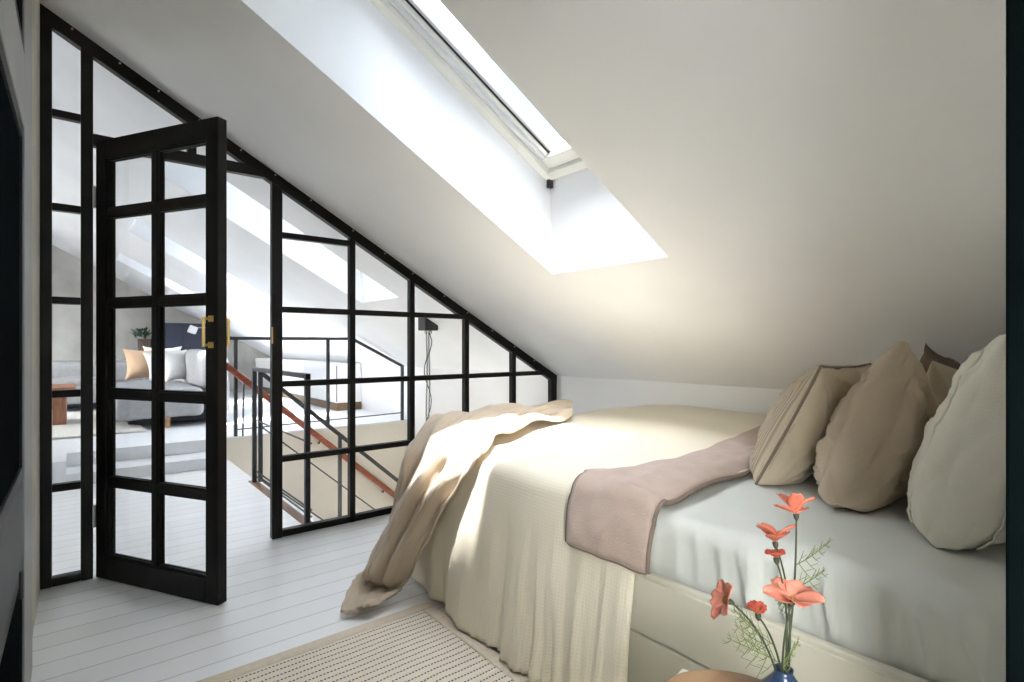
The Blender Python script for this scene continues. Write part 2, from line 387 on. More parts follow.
m = MB(); m.hexa([(-3.2, YF, -.1), (XK, YF, -.1), (XK, YF + .1, -.1), (-3.2, YF + .1, -.1),
                  (-3.2, YF, cz(-3.2) + .05), (XK, YF, cz(XK) + .05), (XK, YF + .1, cz(XK) + .05), (-3.2, YF + .1, cz(-3.2) + .05)])
structure(m.build('wall_far', M['concrete']), 'grey raw concrete gable wall behind the sofa', 'wall')
m = MB(); m.hexa([(.80, -.02, 0), (XK, -.02, 0), (XK, .10, 0), (.80, .10, 0),
                  (.80, -.02, cz(.80) + .02), (XK, -.02, cz(XK) + .02), (XK, .10, cz(XK) + .02), (.80, .10, cz(.80) + .02)])
structure(m.build('wall_back', M['white_wall']), 'wall behind the bed pillows', 'wall')
m = MB(); m.hexa([(.70, -.03, 0), (.80, -.03, 0), (.80, .1, 0), (.70, .1, 0),
                  (.70, -.03, cz(.70) + .02), (.80, -.03, cz(.80) + .02), (.80, .1, cz(.80) + .02), (.70, .1, cz(.70) + .02)])
structure(m.build('trim_2', M['jamb'], bevel=.003), 'dark green black door jamb at the right edge', 'door jamb')
m = MB(); m.hexa([(XL, -1.7, 0), (XK, -1.7, 0), (XK, -1.6, 0), (XL, -1.6, 0),
                  (XL, -1.7, cz(XL) + .05), (XK, -1.7, cz(XK) + .05), (XK, -1.6, cz(XK) + .05), (XL, -1.6, cz(XL) + .05)])
structure(m.build('wall_rear', M['rear']), 'pale wall of the passage behind the bedroom doorway', 'wall')

# sloping ceiling with four skylight shafts plus one unseen, added for fill light: (y0, y1, inner low x, outer low x)
HI, HO = .405, .62
SKY = [(-1.075, -.385, 1.87, 1.85), (1.285, 1.97, 1.87, 1.85), (3.64, 4.33, 1.87, 1.85), (6.05, 6.75, 2.40, 2.38), (8.36, 9.06, 2.50, 2.48)]
def plane_with_holes(m, dz, holes, x0, x1, y0, y1):
    ys = sorted({y0, y1} | {h[0] for h in holes} | {h[1] for h in holes})
    for a, b in zip(ys, ys[1:]):
        hx = [(h[2], h[3]) for h in holes if h[0] <= a + 1e-6 and h[1] >= b - 1e-6]
        xs = [x0] + [q for p in hx for q in p] + [x1]
        for c, d in zip(xs[::2], xs[1::2]):
            m.quad((c, a, cz(c) + dz), (d, a, cz(d) + dz), (d, b, cz(d) + dz), (c, b, cz(c) + dz))
m = MB()
plane_with_holes(m, 0, [(a, b, HI, c) for a, b, c, d in SKY], -3.2, XK + .1, -1.7, YF + .1)
plane_with_holes(m, TH, [(a, b, HO, d) for a, b, c, d in SKY], -3.2, XK + .1, -1.7, YF + .1)
for a, b, c, d in SKY:
    i0, i1, o0, o1 = (HI, cz(HI)), (c, cz(c)), (HO, cz(HO) + TH), (d, cz(d) + TH)
    for y in (a, b): m.quad((i0[0], y, i0[1]), (i1[0], y, i1[1]), (o1[0], y, o1[1]), (o0[0], y, o0[1]))
    m.quad((i0[0], a, i0[1]), (i0[0], b, i0[1]), (o0[0], b, o0[1]), (o0[0], a, o0[1]))
    m.quad((i1[0], a, i1[1]), (i1[0], b, i1[1]), (o1[0], b, o1[1]), (o1[0], a, o1[1]))
bmesh.ops.remove_doubles(m.bm, verts=m.bm.verts, dist=1e-5)
structure(m.build('ceiling', M['ceiling']), 'white sloping attic ceiling with deep skylight shafts', 'ceiling')

# skylight windows
ES, EN = Vector((1, 0, -SL)).normalized(), Vector((SL, 0, 1)).normalized()
def slope_pt(s, y, n): return Vector((0, y, Z0 + TH)) + ES * s + EN * n
def slope_box(m, s0, s1, y0, y1, n0, n1):
    m.hexa([slope_pt(s, y, n) for n in (n0, n1) for s, y in ((s0, y0), (s1, y0), (s1, y1), (s0, y1))])
def slope_ring(m, s0, s1, y0, y1, w, n0, n1):
    slope_box(m, s0, s1, y0, y0 + w, n0, n1); slope_box(m, s0, s1, y1 - w, y1, n0, n1)
    slope_box(m, s0, s0 + w, y0 + w, y1 - w, n0, n1); slope_box(m, s1 - w, s1, y0 + w, y1 - w, n0, n1)
cs = ES.x
sky_labels = ['added unseen skylight over the passage giving fill light', 'large skylight in the ceiling above the bed', 'skylight above the stairwell just past the glass partition',
              'skylight above the front of the living platform', 'farthest skylight above the sofa by the concrete wall']
for k, (a, b, c, d) in enumerate(SKY):
    s0, s1 = HO / cs, d / cs
    w = empty('window_%d' % (k + 1), slope_pt(s1, (a + b) / 2, 0), sky_labels[k], 'skylight', None, 'structure')
    m = MB(); slope_ring(m, s0, s1, a, b, .045, -.045, .06); m.build('window_frame', M['win_white'], w, bevel=.003)
    m = MB()
    for e0, e1 in ((s0 + .047, s0 + .105), (s1 - .115, s1 - .047)): slope_box(m, e0, e1, a + .047, b - .047, -.02, .06)
    for e0, e1 in ((a + .047, a + .060), (b - .060, b - .047)): slope_box(m, s0 + .105, s1 - .115, e0, e1, -.02, .06)
    m.build('window_sash', M['win_white'], w, bevel=.003)
    for sg, y in ((1, a), (-1, b)):
        for e0, e1, n0, mt, nm in ((.061, .076, -.026, 'alu', 'sash_profile'), (.077, .092, -.010, 'win_white', 'sash_profile'), (.0925, .0965, .004, 'gasket', 'gasket'), (.097, .114, .012, 'alu', 'glazing_bead')):
            m = MB(); y0, y1 = sorted((y + sg * e0, y + sg * e1)); slope_box(m, s0 + .1, s1 - .112, y0, y1, n0, .06); m.build(nm, M[mt], w, bevel=.002)
    m = MB(); slope_box(m, s0 + .1, s1 - .1, a + .1, b - .1, .03, .036); m.build('glass', M['glass'], w)
    if k == 1:
        m = MB(); m.box(d - .035, d - .008, b - .03, b - .012, cz(d) + TH - .075, cz(d) + TH - .035); m.build('latch', M['gasket'], w)
    L = bpy.data.lights.new('daylight_portal', 'AREA'); L.shape = 'RECTANGLE'; L.size = (s1 - s0); L.size_y = b - a; L.cycles.is_portal = True
    lo = bpy.data.objects.new('daylight_portal', L); COL.objects.link(lo); lo.location = slope_pt((s0 + s1) / 2, (a + b) / 2, .1)
    lo.rotation_euler = Matrix((ES, Vector((0, 1, 0)), EN)).transposed().to_euler()

# ------------------------------------------------------------------ glass partition
P = empty('glass_partition', (.9, PY, 0), 'black steel framed glass partition following the sloping ceiling', 'partition')
def vbar(name, x0, x1, z0=0.0, top=None, d=.044):
    m = MB(); t0, t1 = (cz(x0) - .03, cz(x1) - .03) if top is None else (top, top)
    m.hexa([(x0, PY - d / 2, z0), (x1, PY - d / 2, z0), (x1, PY + d / 2, z0), (x0, PY + d / 2, z0),
            (x0, PY - d / 2, t0), (x1, PY - d / 2, t1), (x1, PY + d / 2, t1), (x0, PY + d / 2, t0)])
    return m.build(name, M['steel'], P, bevel=.003)
vbar('post', XL, -.088); vbar('post', .009, .053); hp = vbar('post', .814, .868); vbar('post', 2.885, XK)
for x in (1.267, 1.664, 2.087, 2.508): vbar('mullion', x - .017, x + .017)
vbar('mullion', .42, .459, 2.0)
m = MB(); dd = .048
xs0, xs1 = XL, XK
m.hexa([(xs0, PY - dd / 2, cz(xs0) - .066), (xs1, PY - dd / 2, cz(xs1) - .066), (xs1, PY + dd / 2, cz(xs1) - .066), (xs0, PY + dd / 2, cz(xs0) - .066),
        (xs0, PY - dd / 2, cz(xs0)), (xs1, PY - dd / 2, cz(xs1)), (xs1, PY + dd / 2, cz(xs1)), (xs0, PY + dd / 2, cz(xs0))])
tr = m.build('top_rail', M['steel'], P, bevel=.003)
m = MB()
for x in (-.02, .15, .30, .47, .66, .83, 1.02, 1.267, 1.47, 1.664, 1.9, 2.087, 2.3, 2.508, 2.7):
    z = cz(x) - .014; m.tube([(x, PY - dd / 2 - .003, z), (x, PY - dd / 2 + .002, z)], .0045, 8)
m.build('screw_heads', M['chrome'], tr)
def rail(x0, x1, z, h=.032, d=.04):
    m = MB(); m.box(x0, x1, PY - d / 2, PY + d / 2, z - h / 2, z + h / 2); return m.build('rail', M['steel'], P, bevel=.003)
for z in (.427, .838, 1.248, 1.656, 2.065): rail(-.088, .009, z)
rail(.868, 1.25, 1.656); rail(.868, 2.12, 1.248); rail(.868, 2.87, .838); rail(.868, 2.885, .427)
rail(-.088, .009, .02, .036, .044); rail(.868, 2.885, .02, .036, .044)
m = MB(); m.box(.053, .814, PY - .022, PY + .022, 1.951, 2.006); m.build('door_header', M['steel'], P, bevel=.003)
m = MB()
def pane(m, x0, x1, z0, t0, t1): m.hexa([(x0, PY - .002, z0), (x1, PY - .002, z0), (x1, PY + .002, z0), (x0, PY + .002, z0), (x0, PY - .002, t0), (x1, PY - .002, t1), (x1, PY + .002, t1), (x0, PY + .002, t0)])
pane(m, -.088, .009, .03, cz(-.088) - .05, cz(.009) - .05); pane(m, .053, .42, 2.0, cz(.053) - .05, cz(.42) - .05)
pane(m, .459, .70, 2.0, cz(.459) - .05, cz(.70) - .05)
xs = [.868, 1.25, 1.284, 1.647, 1.681, 2.07, 2.104, 2.491, 2.525, 2.885]
for a, b in zip(xs[::2], xs[1::2]): pane(m, a, b, .03, cz(a) - .05, cz(b) - .05)
m.build('glazing', M['glass'], P)
m = MB(); m.box(.812, .8165, PY - .03, PY - .018, 1.06, 1.15); tag(m.build('strike_plate', M['brass'], P), 'brass strike plate')

# open glazed door
A0, A1 = Vector((.062, 3.055, 0)), Vector((.435, 2.408, 0))
ang = math.atan2(A1.y - A0.y, A1.x - A0.x); LW = (A1 - A0).length
D = empty('door_1', A0, 'open black glazed door swung into the bedroom with brass handles', 'door', None, 'structure', ang)
T, ZB, ZT = .044, .004, 1.972                   # thickness to the +local y side
def dbox(name, boxes, mat=M['steel'], bevel=.003, parent=D, label=None):
    m = MB()
    for b in boxes: m.box(*b)
    o = m.build(name, mat, parent, bevel=bevel, local=True)
    if label: o['label'] = label
    return o
dbox('stile', [(0, .068, 0, T, ZB, ZT)]); dbox('stile', [(LW - .068, LW, 0, T, ZB, ZT)])
dbox('top_rail', [(.068, LW - .068, 0, T, ZT - .085, ZT)]); dbox('bottom_rail', [(.068, LW - .068, 0, T, ZB, ZB + .10)])
dbox('muntin', [(LW / 2 - .016, LW / 2 + .016, .006, T - .006, ZB + .1, ZT - .085)])
for z in (.44, .835, 1.24, 1.645):
    dbox('muntin', [(.068, LW / 2 - .016, .006, T - .006, z - .016, z + .016), (LW / 2 + .016, LW - .068, .006, T - .006, z - .016, z + .016)])
# thin putty beads round every pane row
m = MB()
for x0, x1 in ((.068, LW / 2 - .016), (LW / 2 + .016, LW - .068)):
    zs = [ZB + .1, .44 - .016, .44 + .016, .835 - .016, .835 + .016, 1.24 - .016, 1.24 + .016, 1.645 - .016, 1.645 + .016, ZT - .085]
    for a, b in zip(zs[::2], zs[1::2]):
        for y0, y1 in ((.010, .018), (T - .018, T - .010)):
            m.box(x0, x0 + .009, y0, y1, a, b).box(x1 - .009, x1, y0, y1, a, b).box(x0, x1, y0, y1, a, a + .009).box(x0, x1, y0, y1, b - .009, b)
m.build('glazing_beads', M['steel'], D, local=True)
dbox('glass', [(.06, LW - .06, T / 2 - .002, T / 2 + .002, ZB + .09, ZT - .08)], M['glass'], 0)
for sgn, y in ((-1, 0), (1, T)):
    m = MB(); x = LW - .034
    m.tube([(x, y + sgn * .036, 1.045), (x, y + sgn * .036, 1.165)], .0055, 10)
    for z in (1.052, 1.158): m.tube([(x, y, z), (x, y + sgn * .036, z)], .005, 8).lathe((x, y, z), [(.001, -.012), (.012, -.012), (.012, .012), (.001, .012)], 12)
    tag(m.build('door_handle', M['brass'], D, local=True, smooth=False), 'brass pull handle')
for z in (.28, 1.72):
    m = MB(); m.tube([(-.006, -.004, z - .05), (-.006, -.004, z + .05)], .006, 10); m.box(-.008, .0, -.003, .02, z - .05, z + .05)
    tag(m.build('hinge', M['chrome'], D, local=True), 'worn metal hinge')

# black glazed door in the left wall, edge-on at the frame's left
D2 = empty('door_2', (XL, 1.6, 0), 'grey door frame with black glass set in the left wall beside the camera', 'door', None, 'structure')
m = MB(); X = XL
m.box(X, X + .012, 2.005, 2.33, 0, 2.30).box(X, X + .012, .55, 2.005, 1.655, 1.855).box(X, X + .012, .55, 2.005, 2.2, 2.30).box(X, X + .012, .4, .55, 0, 2.30)
m.build('door_frame', M['grey_paint'], D2, bevel=.002)
m = MB()
for z0, z1 in ((1.855, 2.2), (.02, .47), (.68, 1.655)):
    for ya, yb in ((.55, 1.27), (1.27, 2.005)):
        m.box(X, X + .010, ya, ya + .045, z0, z1).box(X, X + .010, yb - .045, yb, z0, z1).box(X, X + .010, ya + .045, yb - .045, z0, z0 + .04).box(X, X + .010, ya + .045, yb - .045, z1 - .04, z1)
m.build('sash_bars', M['steel'], D2, bevel=.002)
m = MB()
for z0, z1 in ((1.895, 2.16), (.06, .43), (.72, 1.615)): m.box(X, X + .004, .595, 1.225, z0, z1).box(X, X + .004, 1.315, 1.96, z0, z1)
m.build('glass', M['dark_glass'], D2)
m = MB(); m.soft_box(X - .012, X + .014, .55, 1.985, .47, .69, .012, (6, 16, 8)); m.build('lock_rail', M['dgrey_paint'], D2, smooth=True)
m = MB(); m.tube([(X + .013, 1.86, .40), (X + .013, 1.86, .47)], .006, 8); m.build('hinge', M['rail_steel'], D2)

# ------------------------------------------------------------------ railings and handrail
RA = empty('stair_railing', (1.045, 3.8, 0), 'dark steel guard rail on landing edge directly behind the glass partition', 'railing', 'stair railings')
for y in (3.192, 4.405):
    m = MB(); m.box(1.03, 1.06, y - .015, y + .015, .006, .872); m.build('post', M['rail_steel'], RA, bevel=.002)
m = MB(); m.box(1.03, 1.06, 3.177, 4.42, .855, .885); m.build('top_rail', M['rail_steel'], RA, bevel=.002)
for z in (.475, .085, .045):
    m = MB(); m.tube([(1.062, 3.17, z), (1.062, 4.43, z)], .0055, 8); m.build('rod', M['rail_steel'], RA)
RB = empty('stair_railing', (1.1, 4.45, 0), 'dark steel banister sloping down the near side of the stairs', 'railing', 'stair railings')
m = MB(); m.box(1.075, 1.105, 4.40, 4.43, .0, .85); m.build('post', M['rail_steel'], RB, bevel=.002)
def sl(x, a, x0=1.09, k=-.88): return a + k * (x - x0)
m = MB(); m.bar((1.09, 4.415, .845), (2.80, 4.415, sl(2.80, .845)), .03, .03); m.build('top_rail', M['rail_steel'], RB, bevel=.002)
for x in (1.716, 2.4):
    m = MB(); m.box(x - .013, x + .013, 4.402, 4.428, sl(x, .845) - 1.05, sl(x, .845)); m.build('post', M['rail_steel'], RB)
for a in (.43, .03):
    m = MB(); m.tube([(1.09, 4.415, a), (2.80, 4.415, sl(2.80, a))], .0055, 8); m.build('rod', M['rail_steel'], RB)
RC = empty('stair_railing', (1.9, 5.42, ZP), 'dark steel guard rail on the platform edge ending under the slope', 'railing', 'stair railings')
yc = YP + .03
m = MB(); m.bar((1.0, yc, 1.116), (2.285, yc, 1.122), .03, .03); m.bar((2.275, yc, 1.122), (2.875, yc, .812), .03, .03); m.build('top_rail', M['rail_steel'], RC, bevel=.002)
for x, z1 in ((1.145, 1.11), (2.015, 1.115), (2.868, .82)):
    m = MB(); m.box(x - .015, x + .015, yc - .015, yc + .015, ZP, z1); m.build('post', M['rail_steel'], RC, bevel=.002)
m = MB(); m.tube([(1.145, yc, .262), (2.868, yc, .285)], .006, 8); m.build('rod', M['rail_steel'], RC)
HR = empty('handrail', (1.0, YP, .9), 'red brown wooden handrail sloping down the far stairwell wall', 'handrail')
yh = YP - .06
m = MB(); m.bar((.98, yh, .925), (2.80, yh, .925 - .88 * 1.82), .04, .055); m.build('rail', M['handrail'], HR, bevel=.012, seg=3)
for x in (1.2, 1.9, 2.6):
    z = .925 - .88 * (x - .98)
    if z < .15:
        m = MB(); m.tube([(x, yh, z - .02), (x, yh + .02, z - .06), (x, YP, z - .06)], .008, 8); m.build('bracket', M['rail_steel'], HR, smooth=True)
    else:
        m = MB(); m.tube([(x, yh, z - .02), (x, yh + .02, z - .06), (x, yh + .06, min(z - .06, ZP))], .008, 8); m.build('bracket', M['rail_steel'], HR, smooth=True)

# ------------------------------------------------------------------ hanging chains from the ceiling over the stairs
lx, ly = 2.17, 3.73
HP = empty('pendant_lamp', (lx, ly, cz(lx)), 'dark ceiling hoist box with hanging chains and cord over the stairwell', 'pendant')
m = MB(); m.hexa([(lx - .06, ly - .06, cz(lx) - .075), (lx + .06, ly - .06, cz(lx) - .075), (lx + .06, ly + .06, cz(lx) - .075), (lx - .06, ly + .06, cz(lx) - .075),
                  (lx - .06, ly - .06, cz(lx - .06)), (lx + .06, ly - .06, cz(lx + .06)), (lx + .06, ly + .06, cz(lx + .06)), (lx - .06, ly + .06, cz(lx - .06))])
m.build('ceiling_box', M['lamp_black'], HP, bevel=.008)
zb = cz(lx) - .075
for hx, hy in ((-.03, -.02), (.0, -.035), (.03, .02)):
    m = MB(); m.torus((lx + hx, ly + hy, zb - .012), .011, .003, (1, 0, 0), (0, 0, 1)); m.build('hook', M['lamp_black'], HP, smooth=True)
for q, (cx, cy) in enumerate(((lx - .012, ly), (lx + .016, ly + .01))):
    m = MB(); z = zb - .02; i = 0
    while z > .37 + q * .06:
        a = i % 2; m.torus((cx + .004 * math.sin(z * 9 + q), cy, z), .0085, .0024, (.7, 0, 0) if a else (0, .7, 0), (0, 0, 1.35), 10, 5); z -= .018; i += 1
    m.build('chain', M['lamp_black'], HP, smooth=True)
m = MB(); pts = []
for i in range(60):
    t = i / 59; z = zb - t * (zb - .36); pts.append((lx + .028 * math.sin(t * 11 + .4) * (1 if t > .1 else t * 10), ly - .014 * math.cos(t * 7), z))
m.tube(pts, .0035, 6); m.build('cord', M['lamp_black'], HP, smooth=True)

# ------------------------------------------------------------------ low cabinet under the slope on the platform
LC = empty('low_cabinet', (2.77, 8.8, ZP), 'long low white cabinet with brown plinth under the far slope', 'cabinet')
m = MB(); m.box(2.61, XK - .006, 6.81, 10.9, .30, .735); m.box(2.602, 2.608, 8.1, 8.112, .3, .735); m.build('body', M['white_wall'], LC, bevel=.003)
m = MB(); m.box(2.605, XK - .02, 6.80, 10.9, .737, .812); m.build('cabinet_top', M['white_wall'], LC, bevel=.004)
m = MB(); m.box(2.60, XK - .006, 6.795, 10.9, ZP, .30); tag(m.build('plinth', M['plinth'], LC), 'brown wood plinth')
m = MB(); m.tube([(2.597, 6.79, .32), (2.597, 6.79, .79)], .006, 8); tag(m.build('corner_gap_strip', M['rail_steel'], LC), 'thin dark strip drawn for the corner gap')  # dark strip that draws the gap at the cabinet corner

# ------------------------------------------------------------------ sofa and living corner
SF = empty('sofa', (.6, 8, ZP), 'light grey corner sofa with chaise on the raised platform', 'sofa')
def soft(name, b, r, mat, parent, n=(12, 12, 8), amp=.012, sc=4, seed=0, label=None):
    m = MB(); m.soft_box(*b, r, n, (lambda p, nn: nn * (amp * nz(p, sc, seed))) if amp else None)
    o = m.build(name, mat, parent, smooth=True)
    if label: o['label'] = label
    return o
soft('chaise', (.27, 1.05, 6.48, 9.5, .30, .545), .07, M['sofa'], SF, (14, 24, 10))
soft('seat_cushion', (.29, 1.04, 6.50, 8.2, .50, .60), .045, M['sofa'], SF, (14, 20, 6), seed=2)
soft('seat', (-1.6, .27, 8.75, 9.7, .30, .56), .07, M['sofa'], SF, (22, 12, 10), seed=3)
soft('seat_cushion', (-1.58, .27, 8.75, 9.4, .53, .63), .045, M['sofa'], SF, (22, 12, 6), seed=4)
soft('backrest', (-1.6, 1.28, 9.42, 9.7, .32, .84), .09, M['sofa'], SF, (26, 8, 12), seed=5)
soft('armrest', (1.13, 1.30, 6.50, 9.6, .24, .93), .075, M['sofa'], SF, (8, 26, 14), seed=6)
soft('back_cushion', (1.02, 1.18, 6.62, 7.75, .58, 1.0), .078, M['sofa'], SF, (8, 14, 12), .02, 4, 7)
m = MB(); m.box(.40, 1.22, 6.75, 9.4, .235, .31); m.box(-1.5, .4, 8.95, 9.6, .235, .31); tag(m.build('base', M['sofa_dark'], SF), 'dark slate base under the sofa')
for x, y in ((.72, 6.56), (1.2, 6.56), (-1.5, 8.85), (.33, 9.5), (1.2, 9.5)):
    m = MB(); m.lathe((x, y, ZP), [(.022, 0), (.032, .11)], 12); tag(m.build('leg', M['wood_leg'], SF, smooth=False), 'pale wooden leg')

def pillow_mesh(corners, T, rib=None, seed=0, wr=.012, n=26, pinch=.06, uvs=(.45, .45), puff=.42, sag=0, blunt=0, zmin=None, crease=.6):
    """closed pillow from 4 corners (bottom near, bottom far, top far, top near); returns MB, edge loop"""
    c = [Vector(q) for q in corners]
    nrm = ((c[1] - c[0]).cross(c[3] - c[0])).normalized()
    m = MB()
    def remap(u): return .5 + .5 * math.sin((u - .5) * PI)
    def pt(u, v, side, raw=False):
        if not raw: u, v = remap(u), remap(v)
        a, b = 2 * u - 1, 2 * v - 1
        a2 = a * (1 - pinch * (1 - b * b)) ; b2 = b * (1 - pinch * (1 - a * a))
        uu, vv = (a2 + 1) / 2, (b2 + 1) / 2
        p = c[0] * (1 - uu) * (1 - vv) + c[1] * uu * (1 - vv) + c[2] * uu * vv + c[3] * (1 - uu) * vv
        e = max(0, (1 - a * a) * (1 - b * b))
        pa = 2.4 + 1.2 * blunt * (a < 0); pb = 2.4 + 9 * blunt * (b < 0)
        e2 = max(0, (1 - abs(a) ** pa) * (1 - abs(b) ** pb)); t = T * e2 ** puff * (1 - .25 * blunt * max(0, b))
        fan = 0          # creases fan out from the corners
        for (ca, cb) in ((-1, -1), (1, -1), (1, 1), (-1, 1)):
            da, db = a - ca, b - cb; r = math.hypot(da, db) + 1e-4; th = math.atan2(db, da)
            q = math.sin(th * 9 + seed * 2.1 + ca + cb * 2 + 2.2 * nz((a * 1.5, b * 1.5, seed), 1.3, seed) + side)
            fan += (1 - abs(q)) ** 2 * 1.6 * math.exp(-r * 1.5) * min(1, r * 3)
        broad = nz((a * 1.2 + side * 5, b * 1.2, seed), 1.3, seed) * 1.4
        q1 = nz((a * .9 + b * .7, b * .7 - a * .3 + side * 4, seed), 1.5, seed + 5); q2 = nz((a * 1.2 - b * .8, b * 1.2 + side * 6, seed), 1.9, seed + 9)
        cre = 1.5 * max(0, 1 - 3.2 * abs(q1)) ** 1.5 + 1.0 * max(0, 1 - 3.6 * abs(q2)) ** 1.5
        w = broad + cre * crease * min(1, e * 1.5) + fan
        p = p + nrm * side * (t + wr * w * min(1, e * 3.2))
        p.z -= sag * t
        if zmin is not None and p.z < zmin: p.z = zmin + .15 * (p.z - zmin)
        return p
    for side in (-1, 1): m.grid(lambda u, v: pt(u, v, side), n, n, *uvs, uvf=remap)
    bmesh.ops.remove_doubles(m.bm, verts=m.bm.verts, dist=5e-5)
    loop = [pt(i / n, 0, 1) for i in range(n)] + [pt(1, i / n, 1) for i in range(n)] + [pt(1 - i / n, 1, 1) for i in range(n)] + [pt(0, 1 - i / n, 1) for i in range(n)]
    return m, loop, nrm, pt
def cushion(label, base, w, h, yaw, lean, T, mat, group, seed):
    b = Vector(base); u = Vector((math.cos(yaw), math.sin(yaw), 0)); f = Vector((-math.sin(yaw), math.cos(yaw), 0))
    up = Vector((0, 0, math.cos(lean))) + f * math.sin(lean)
    cs_ = [b - u * w / 2, b + u * w / 2, b + u * w / 2 + up * h, b - u * w / 2 + up * h]
    m, *_ = pillow_mesh(cs_, T, seed=seed, n=18, wr=.014, pinch=.17)
    m.bm.verts.ensure_lookup_table()
    o = m.build('cushion', mat, None, smooth=True); return tag(o, label, 'cushion', group)
zt = .615
cushion('tan cushion leaning at the left on the grey sofa', (.66, 8.20, zt), .42, .42, .12, .35, .10, M['cushion_tan'], 'sofa cushions', 1)
cushion('white cushion standing behind the tan and grey cushions', (.87, 8.34, zt), .44, .44, -.05, .25, .09, M['cushion_white'], 'sofa cushions', 2)
cushion('light grey cushion between the white cushions on sofa', (.88, 7.88, zt), .44, .40, .28, .5, .10, M['cushion_grey'], 'sofa cushions', 3)
cushion('white cushion nearest the sofa armrest in front', (.98, 7.62, zt), .40, .42, .55, .4, .11, M['cushion_white'], 'sofa cushions', 4)

CT = empty('coffee_table', (-.4, 7.5, ZP), 'red brown wooden slab coffee table left of the sofa', 'table')
m = MB(); m.box(-.85, -.02, 7.15, 7.85, .565, .62); m.build('table_top', M['wood_red'], CT, bevel=.01)
for x in (-.15, -.78):
    m = MB(); m.box(x - .055, x + .055, 7.25, 7.75, .226, .565); m.build('leg', M['wood_red'], CT, bevel=.006)
m = MB(); m.soft_box(-1.8, .52, 6.33, 8.6, .201, .225, .011, (60, 40, 2), lambda p, nn: Vector((.012 * nz(p, 30, 1), .02 * nz(p, 24, 2), .006 * nz(p, 40, 3))))
tag(m.build('shag_rug', M['shag'], smooth=True), 'cream shag rug under the coffee table and sofa', 'rug')
NC = empty('sideboard', (1.3, 10.8, ZP), 'navy blue cabinet standing against the concrete wall behind sofa', 'cabinet')
m = MB(); m.box(.98, 1.80, 10.6, 10.98, .22, 1.43); m.build('body', M['navy'], NC, bevel=.006)
for x in (1.0, 1.395):
    m = MB(); m.box(x, x + .385, 10.585, 10.6, .26, 1.41); m.build('door', M['navy'], NC, bevel=.004)
for x in (1.03, 1.75):
    m = MB(); m.box(x - .02, x + .02, 10.65, 10.9, ZP, .22); m.build('leg', M['navy'], NC)
FL = empty('floor_lamp', (1.72, 10.2, ZP), 'slim floor lamp with small square white shade beside the navy cabinet', 'lamp')
m = MB(); m.lathe((1.72, 10.2, ZP), [(.11, 0), (.11, .015), (.012, .02), (.009, .03)], 20); m.build('base', M['lamp_black'], FL)
m = MB(); m.tube([(1.72, 10.2, .22), (1.72, 10.2, 1.36)], .009, 8); m.tube([(1.72, 10.2, 1.35), (1.47, 10.15, 1.345)], .007, 8); m.build('pole', M['chrome'], FL)
m = MB(); m.hexa([Vector((1.46, 10.1, 1.31)) + Matrix.Rotation(.35, 3, 'Y') @ Vector(q) for q in ((-.06, -.05, -.06), (.06, -.05, -.06), (.06, .05, -.06), (-.06, .05, -.06), (-.06, -.05, .06), (.06, -.05, .06), (.06, .05, .06), (-.06, .05, .06))])
m.build('lamp_shade', M['lamp_white'], FL, bevel=.01)
PL = empty('potted_plant', (.86, 10.7, ZP), 'dark green plant in tall brown pot by the concrete wall', 'plant')
m = MB(); m.lathe((.86, 10.7, ZP), [(.07, 0), (.075, .02), (.10, .94), (.105, .96), (.09, .96), (.085, .93)], 20); m.build('pot', M['pot'], PL)
m = MB(); random.seed(3)
for i in range(60):
    a = random.uniform(0, 2 * PI); e = random.uniform(.1, 1.3); r = random.uniform(.06, .17)
    c = Vector((.81, 10.7, 1.2)) + Vector((math.cos(a) * math.cos(e), math.sin(a) * math.cos(e), math.sin(e) - .3)) * r
    d = (c - Vector((.86, 10.7, 1.12))).normalized(); sd = d.cross(V(0, 0, 1)).normalized()
    m.quad(c - sd * .008, c + d * .03 - sd * .022, c + d * .07, c + d * .03 + sd * .022)
m.tube([(.86, 10.7, 1.1), (.86, 10.7, 1.22)], .02, 6)
m.build('foliage', M['leaf_dark'], PL, solid=.002)

# ------------------------------------------------------------------ bed
XB = 1.17; YB0, YB1 = .13, 2.17; ZL, ZS = .445, .278
BED = empty('bed', ((XB + XK) / 2, 1.2, 0), 'low white storage bed frame with drawers under the slope', 'bed')
m = MB(); m.box(XB, XB + .024, YB0, YB1, .30, ZL).box(XK - .034, XK - .01, YB0, YB1, .3, ZL).box(XB + .024, XK - .034, YB0, YB0 + .02, .3, ZL).box(XB + .024, XK - .034, YB1 - .02, YB1, .3, ZL).box(XB + .024, XK - .034, YB0 + .02, YB1 - .02, .30, .36); m.box(XB + .02, XK - .01, YB0, YB1, .0, .06)
m.build('bed_frame', M['bed_white'], BED, bevel=.004)
m = MB(); m.box(XB - .004, XB + .016, YB0, YB1, ZS + .003, ZL - .012); m.build('side_panel', M['bed_white'], BED, bevel=.003)
for y0, y1 in ((YB0, 1.28), (1.284, YB1)):
    m = MB(); m.box(XB - .004, XB + .016, y0, y1, .02, ZS - .003); m.box(XB + .016, XB + .5, y0 + .05, y1 - .05, .06, .22); m.build('drawer', M['bed_white'], BED, bevel=.003)

